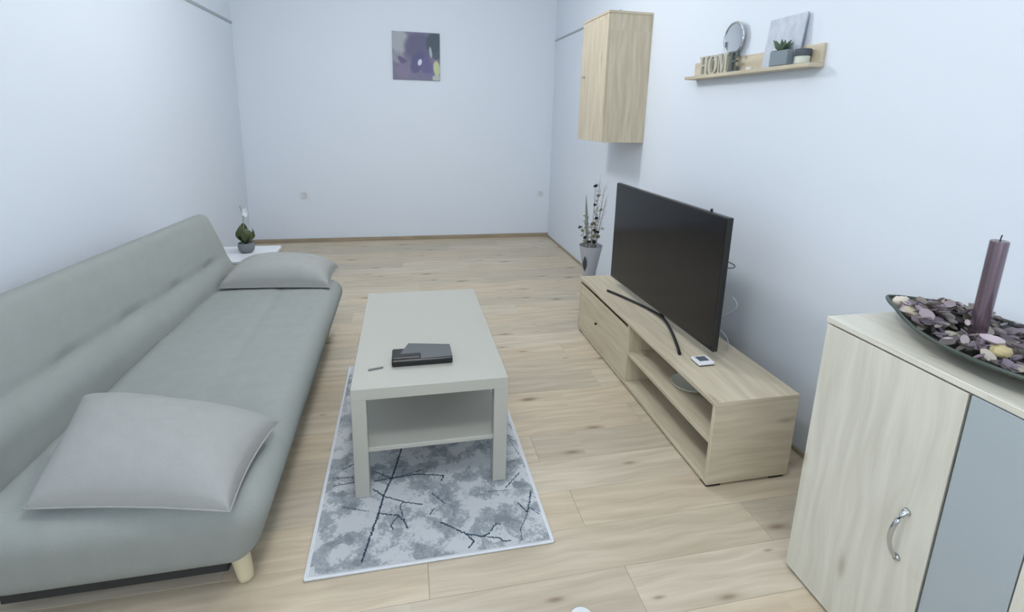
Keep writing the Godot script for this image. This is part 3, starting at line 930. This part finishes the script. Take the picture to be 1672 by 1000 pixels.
func build_picture():
	var x0 := -0.106
	var x1 := 0.43
	var y0 := 1.905
	var y1 := 2.428
	var t := thing("canvas_picture", Vector3((x0 + x1) / 2, (y0 + y1) / 2, BACK), "square canvas of purple flower petals high on the back wall", "picture")
	var n := 160
	var img := Image.create(n, n, false, Image.FORMAT_RGB8)
	# petals as soft ellipses: centre, radii, turn, colour, strength
	var blobs := [
		[0.14, 0.20, 0.22, 0.26, 0.2, Color(0.68, 0.70, 0.72), 0.95], [0.10, 0.52, 0.14, 0.14, 0.0, Color(0.62, 0.64, 0.68), 0.7],
		[0.55, 0.30, 0.32, 0.30, 0.0, Color(0.42, 0.42, 0.52), 0.95], [0.88, 0.20, 0.18, 0.24, 0.0, Color(0.33, 0.38, 0.42), 0.95],
		[0.22, 0.62, 0.16, 0.06, -0.8, Color(0.40, 0.38, 0.50), 0.9], [0.30, 0.80, 0.26, 0.18, 0.2, Color(0.54, 0.51, 0.61), 0.9],
		[0.52, 0.62, 0.14, 0.26, -0.35, Color(0.39, 0.39, 0.53), 0.9], [0.72, 0.72, 0.12, 0.24, 0.15, Color(0.43, 0.42, 0.58), 0.95],
		[0.60, 0.92, 0.32, 0.08, 0.1, Color(0.50, 0.50, 0.60), 0.8], [0.57, 0.62, 0.045, 0.075, -0.3, Color(0.84, 0.87, 0.92), 1.0],
		[0.80, 0.40, 0.03, 0.12, 0.1, Color(0.72, 0.76, 0.80), 0.9], [0.93, 0.47, 0.09, 0.08, 0.3, Color(0.35, 0.40, 0.44), 0.95],
		[0.93, 0.74, 0.075, 0.17, 0.1, Color(0.77, 0.80, 0.63), 1.0], [0.93, 0.95, 0.10, 0.08, 0.0, Color(0.76, 0.79, 0.76), 0.9]]
	for y in n:
		for x in n:
			var p := Vector2(x, y) / n
			var c := Color(0.50, 0.49, 0.57)
			for b in blobs:
				var q := (p - Vector2(b[0], b[1])).rotated(b[4]) / Vector2(b[2], b[3])
				c = c.lerp(b[5], b[6] * (1.0 - smoothstep(0.75, 1.15, q.length())))
			img.set_pixel(x, y, c)
	var mat := plain(Color.WHITE, 0.75)
	mat.albedo_texture = tex(img)
	part("stretcher", board(Vector3(x0, y0, BACK), Vector3(x1, y1, BACK + 0.018), 0, 0.002), plain(Color(0.62, 0.62, 0.66), 0.8), t)
	var m := MB.new()
	var z := BACK + 0.0192
	m.quad(Vector3(x0 + 0.002, y1 - 0.002, z), Vector3(x1 - 0.002, y1 - 0.002, z), Vector3(x1 - 0.002, y0 + 0.002, z), Vector3(x0 + 0.002, y0 + 0.002, z), Vector3.BACK, Vector2(0, 0), Vector2(1, 0), Vector2(1, 1), Vector2(0, 1))
	m.quad(Vector3(x0 + 0.002, y1 - 0.002, z - 0.001), Vector3(x1 - 0.002, y1 - 0.002, z - 0.001), Vector3(x1 - 0.002, y0 + 0.002, z - 0.001), Vector3(x0 + 0.002, y0 + 0.002, z - 0.001), Vector3.FORWARD)
	part("print", m, mat, t)

func socket(c: Vector3, label: String):
	var t := thing("wall_socket", c, label, "socket", "sockets low on the back wall")
	part("plate", board(c + Vector3(-0.042, -0.042, 0), c + Vector3(0.042, 0.042, 0.010), 0, 0.003), M.white, t)
	var m := MB.new()
	var k := []
	for p in [Vector2(0.031, 0.010), Vector2(0.031, 0.013), Vector2(0.027, 0.013), Vector2(0.025, 0.0105), Vector2(0.0, 0.0105)]: k.append(p)
	m.lathe(k, 24)
	for i in m.v.size(): m.v[i] = c + Vector3(m.v[i].x, -m.v[i].z, m.v[i].y)
	part("insert", m.smooth(), plain(Color(0.80, 0.82, 0.84), 0.5), t)

# ------------------------------------------------------------------ plants
func build_vase():
	var c := Vector3(1.41, 0, -3.58)
	var t := thing("floor_vase", c, "tall pale grey flared floor vase behind the television bench", "vase")
	var m := MB.new()
	m.lathe([Vector2(0, 0), Vector2(0.052, 0), Vector2(0.05, 0.02), Vector2(0.042, 0.12), Vector2(0.043, 0.28), Vector2(0.056, 0.38), Vector2(0.078, 0.50), Vector2(0.09, 0.565), Vector2(0.088, 0.567), Vector2(0.074, 0.5), Vector2(0.05, 0.38), Vector2(0.036, 0.28), Vector2(0, 0.26)], 32, c)
	part("body", m.smooth(), plain(Color(0.66, 0.67, 0.70), 0.4), t)
	var r := RandomNumberGenerator.new()
	r.seed = 12
	var white := plain(Color(0.82, 0.82, 0.80), 0.8)
	var dark := plain(Color(0.16, 0.16, 0.17), 0.8)
	var tan := plain(Color(0.58, 0.55, 0.46), 0.8)
	var stemm := plain(Color(0.52, 0.51, 0.45), 0.8)
	var d := thing("dried_bouquet", Vector3(c.x, 0.272, c.z), "bunch of dried stems with dark and white blossoms in the floor vase", "dried flowers")
	var spec := [[-0.075, 0.03, 0.97, 0], [0.01, 0.0, 1.03, 1], [0.055, -0.03, 1.06, 2], [0.085, 0.0, 1.02, 2], [-0.05, -0.02, 0.80, 1], [-0.09, 0.03, 0.72, 1], [0.05, 0.02, 0.70, 1], [-0.02, 0.04, 0.74, 1], [0.03, 0.03, 0.88, 1], [0.11, -0.02, 0.92, 2]]
	for k in spec.size():
		var s: Array = spec[k]
		var top := Vector3(c.x + s[0], s[2], c.z + s[1])
		var b := Vector3(c.x + s[0] * 0.1, 0.272, c.z + s[1] * 0.1)
		var mid := b.lerp(top, 0.6) + Vector3(-0.01 * s[0] * 10.0, 0, 0)
		var st := part("stem", tubes([b, b.lerp(mid, 0.5), mid, top], [0.0035, 0.003, 0.0025, 0.002], 6), stemm, d)
		if s[3] == 1:
			var cnt := 13
			for i in cnt:
				var w := 0.42 + 0.58 * i / (cnt - 1.0)
				var p := b.lerp(top, w) + Vector3(r.randf_range(-0.024, 0.024), 0, r.randf_range(-0.024, 0.024))
				if p.y < 0.56: continue
				m = MB.new()
				for w2 in 8: petal(m, p + Vector3(r.randf_range(-0.008, 0.008), r.randf_range(-0.008, 0.008), r.randf_range(-0.008, 0.008)), r.randf_range(0.009, 0.017), r, Color.WHITE)
				part("blossom", m.smooth(), [white, dark, white, tan][(i + k) % 4], st)
		elif s[3] == 2:
			for i in 9:
				var w := 0.62 + 0.38 * i / 8.0
				var p := b.lerp(top, w)
				var q := p + Vector3(r.randf_range(-0.03, 0.03), 0.05, r.randf_range(-0.02, 0.02))
				part("awn", tubes([p, q], [0.0018, 0.0008], 5), plain(Color(0.70, 0.71, 0.70), 0.8), st)
		else:
			m = MB.new()
			m.grid(2, 10, func(u: float, v: float) -> Vector3:
				return b.lerp(top, 0.45 + 0.55 * v) + Vector3((u - 0.5) * 0.024 * sin(PI * (0.12 + 0.86 * v)), 0, 0.006 * sin(u * PI)))
			part("blade", m.smooth(), plain(Color(0.50, 0.53, 0.50), 0.7), st)
	# one dark leaf hanging over the near side of the vase
	m = MB.new()
	m.grid(4, 10, func(u: float, v: float) -> Vector3:
		return Vector3(1.338 + 0.016 * v + (u - 0.5) * 0.036 * sin(PI * (0.04 + 0.94 * v)), 0.50 - 0.13 * v, c.z + 0.075 - 0.03 * v + 0.008 * sin(PI * u)))
	tag(part("hanging_leaf", m.smooth(), plain(Color(0.27, 0.29, 0.29), 0.6)), "dark dried leaf hanging beside the floor vase", "leaf")

func build_side_table():
	var x0 := -1.72
	var x1 := -1.03
	var z0 := -3.98
	var z1 := -4.42
	var t := thing("side_table", Vector3((x0 + x1) / 2, 0, (z0 + z1) / 2), "low white side table behind the end of the sofa", "table")
	part("table_top", board(Vector3(x0, 0.385, z1), Vector3(x1, 0.42, z0), 0, 0.01), M.white_gloss, t)
	for s in [[x0 + 0.02, z0 - 0.065], [x1 - 0.065, z0 - 0.065], [x0 + 0.02, z1 + 0.02], [x1 - 0.065, z1 + 0.02]]:
		part("leg", board(Vector3(s[0], 0, s[1]), Vector3(s[0] + 0.045, 0.385, s[1] + 0.045), 1, 0.003), M.white_gloss, t)
	# orchid in a round grey pot
	var c := Vector3(-1.245, 0.42, -4.22)
	t = thing("orchid", c, "small orchid with dark green leaves in a round grey pot on the white side table", "plant")
	var m := MB.new()
	m.lathe([Vector2(0, 0), Vector2(0.042, 0), Vector2(0.056, 0.02), Vector2(0.062, 0.05), Vector2(0.058, 0.078), Vector2(0.053, 0.08), Vector2(0.05, 0.07), Vector2(0, 0.068)], 28, c)
	part("pot", m.smooth(), plain(Color(0.45, 0.48, 0.49), 0.6), t)
	var lm := plain(Color(0.29, 0.34, 0.20), 0.5)
	for k in 8:
		var a := k * TAU / 8.0 + 0.3
		var o := c + Vector3(0, 0.07, 0)
		var dir := Vector3(cos(a), 0, sin(a))
		var side := Vector3(-sin(a), 0, cos(a))
		var hh := 0.10 + 0.03 * (k % 3)
		m = MB.new()
		m.grid(4, 8, func(u: float, v: float) -> Vector3:
			return o + dir * (0.06 * sin(v * PI * 0.75)) + Vector3.UP * hh * v + side * (u - 0.5) * 0.075 * sin(PI * (0.06 + 0.88 * v)))
		part("leaf", m.smooth(), lm, t)
	part("stem", tubes([c + Vector3(0, 0.07, 0), c + Vector3(-0.008, 0.2, 0), c + Vector3(-0.004, 0.3, 0), c + Vector3(-0.022, 0.375, 0)], 0.0035, 6), plain(Color(0.58, 0.62, 0.54), 0.7), t)
	var wm := plain(Color(0.88, 0.90, 0.91), 0.6)
	for k in 5:
		var a := k * TAU / 5.0
		m = MB.new()
		var o := c + Vector3(0.016, 0.325, 0.008)
		m.grid(4, 4, func(u: float, v: float) -> Vector3:
			var d := Vector3(cos(a) * 0.7, sin(a) * 1.25, 0.25) * 0.03 * v
			return o + d + Vector3(-sin(a), cos(a), 0) * (u - 0.5) * 0.03 * sin(PI * (0.1 + 0.8 * v)))
		part("petal", m.smooth(), wm, t)

func build_floor_scrap():
	var m := MB.new()
	m.lathe([Vector2(0, 0), Vector2(0.034, 0), Vector2(0.038, 0.004), Vector2(0.038, 0.010), Vector2(0.034, 0.014), Vector2(0, 0.015)], 28, Vector3(0.515, 0, -1.187))
	tag(part("white_disc", m.smooth(), M.white_gloss), "small white rounded object lying on the floor in front of the rug", "disc")

# ------------------------------------------------------------------ start
func _ready():
	rng.seed = 7
	# camera: a wide phone lens, the picture cropped from the lower part of its frame
	var cam := Camera3D.new()
	cam.name = "camera"
	var fpx := 820.5
	cam.projection = Camera3D.PROJECTION_FRUSTUM
	cam.near = 0.05
	cam.far = 60.0
	cam.size = cam.near * 1000.0 / fpx
	cam.frustum_offset = Vector2(0.0, -127.69 / fpx * cam.near)
	cam.position = Vector3(0, 1.55, 0)
	cam.rotation = Vector3(-0.2231, -0.2137, 0.0256)
	add_child(cam)
	cam.current = true
	# daylight outside the window
	var sky_mat := ProceduralSkyMaterial.new()
	sky_mat.sky_top_color = Color(0.86, 0.90, 0.95)
	sky_mat.sky_horizon_color = Color(0.93, 0.95, 0.96)
	sky_mat.ground_bottom_color = Color(0.45, 0.46, 0.46)
	sky_mat.ground_horizon_color = Color(0.75, 0.78, 0.80)
	sky_mat.sky_energy_multiplier = 2.0
	sky_mat.ground_energy_multiplier = 2.0
	var sky := Sky.new()
	sky.sky_material = sky_mat
	var env := Environment.new()
	env.background_mode = Environment.BG_SKY
	env.sky = sky
	env.tonemap_mode = Environment.TONE_MAPPER_LINEAR
	env.tonemap_exposure = 1.02
	env.sdfgi_enabled = true
	env.ssao_enabled = true
	env.ssil_enabled = true
	var we := WorldEnvironment.new()
	we.name = "world_environment"
	we.environment = env
	add_child(we)

	make_materials()
	build_room()
	pendant_lamp(Vector3(0.05, 2.62, -0.85), 1.1, "white glass globe lamp hanging from the ceiling between sofa and commode")
	pendant_lamp(Vector3(0.05, 2.64, -3.6), 1.35, "white glass globe lamp hanging from the ceiling beyond the coffee table")
	build_sofa()
	build_rug()
	build_table()
	build_bench()
	build_commode()
	build_wall_cabinet()
	build_tv()
	pillow("pillow", [Vector3(-1.068, 0.432, -1.455), Vector3(-0.508, 0.424, -1.352), Vector3(-0.462, 0.455, -1.73), Vector3(-1.125, 0.54, -1.865)], 0.12, 0.02, M.pillow, "light grey pillow with pointed corners lying on the sofa's near end", "pillows on the sofa", 3)
	pillow("pillow", [Vector3(-1.17, 0.425, -3.335), Vector3(-0.49, 0.422, -3.27), Vector3(-0.475, 0.46, -3.60), Vector3(-1.13, 0.465, -3.66)], 0.15, 0.012, M.pillow, "grey pillow lying across the sofa's far end beside the orchid", "pillows on the sofa", 9)
	build_wall_shelf()
	build_picture()
	build_tray()
	build_candle()
	build_box_on_table()
	build_small_on_bench()
	build_shelf_things()
	socket(Vector3(-1.148, 0.571, BACK), "white wall socket on the back wall towards the orchid")
	socket(Vector3(1.70, 0.565, BACK), "white wall socket on the back wall towards the floor vase")
	build_vase()
	build_side_table()
	build_floor_scrap()
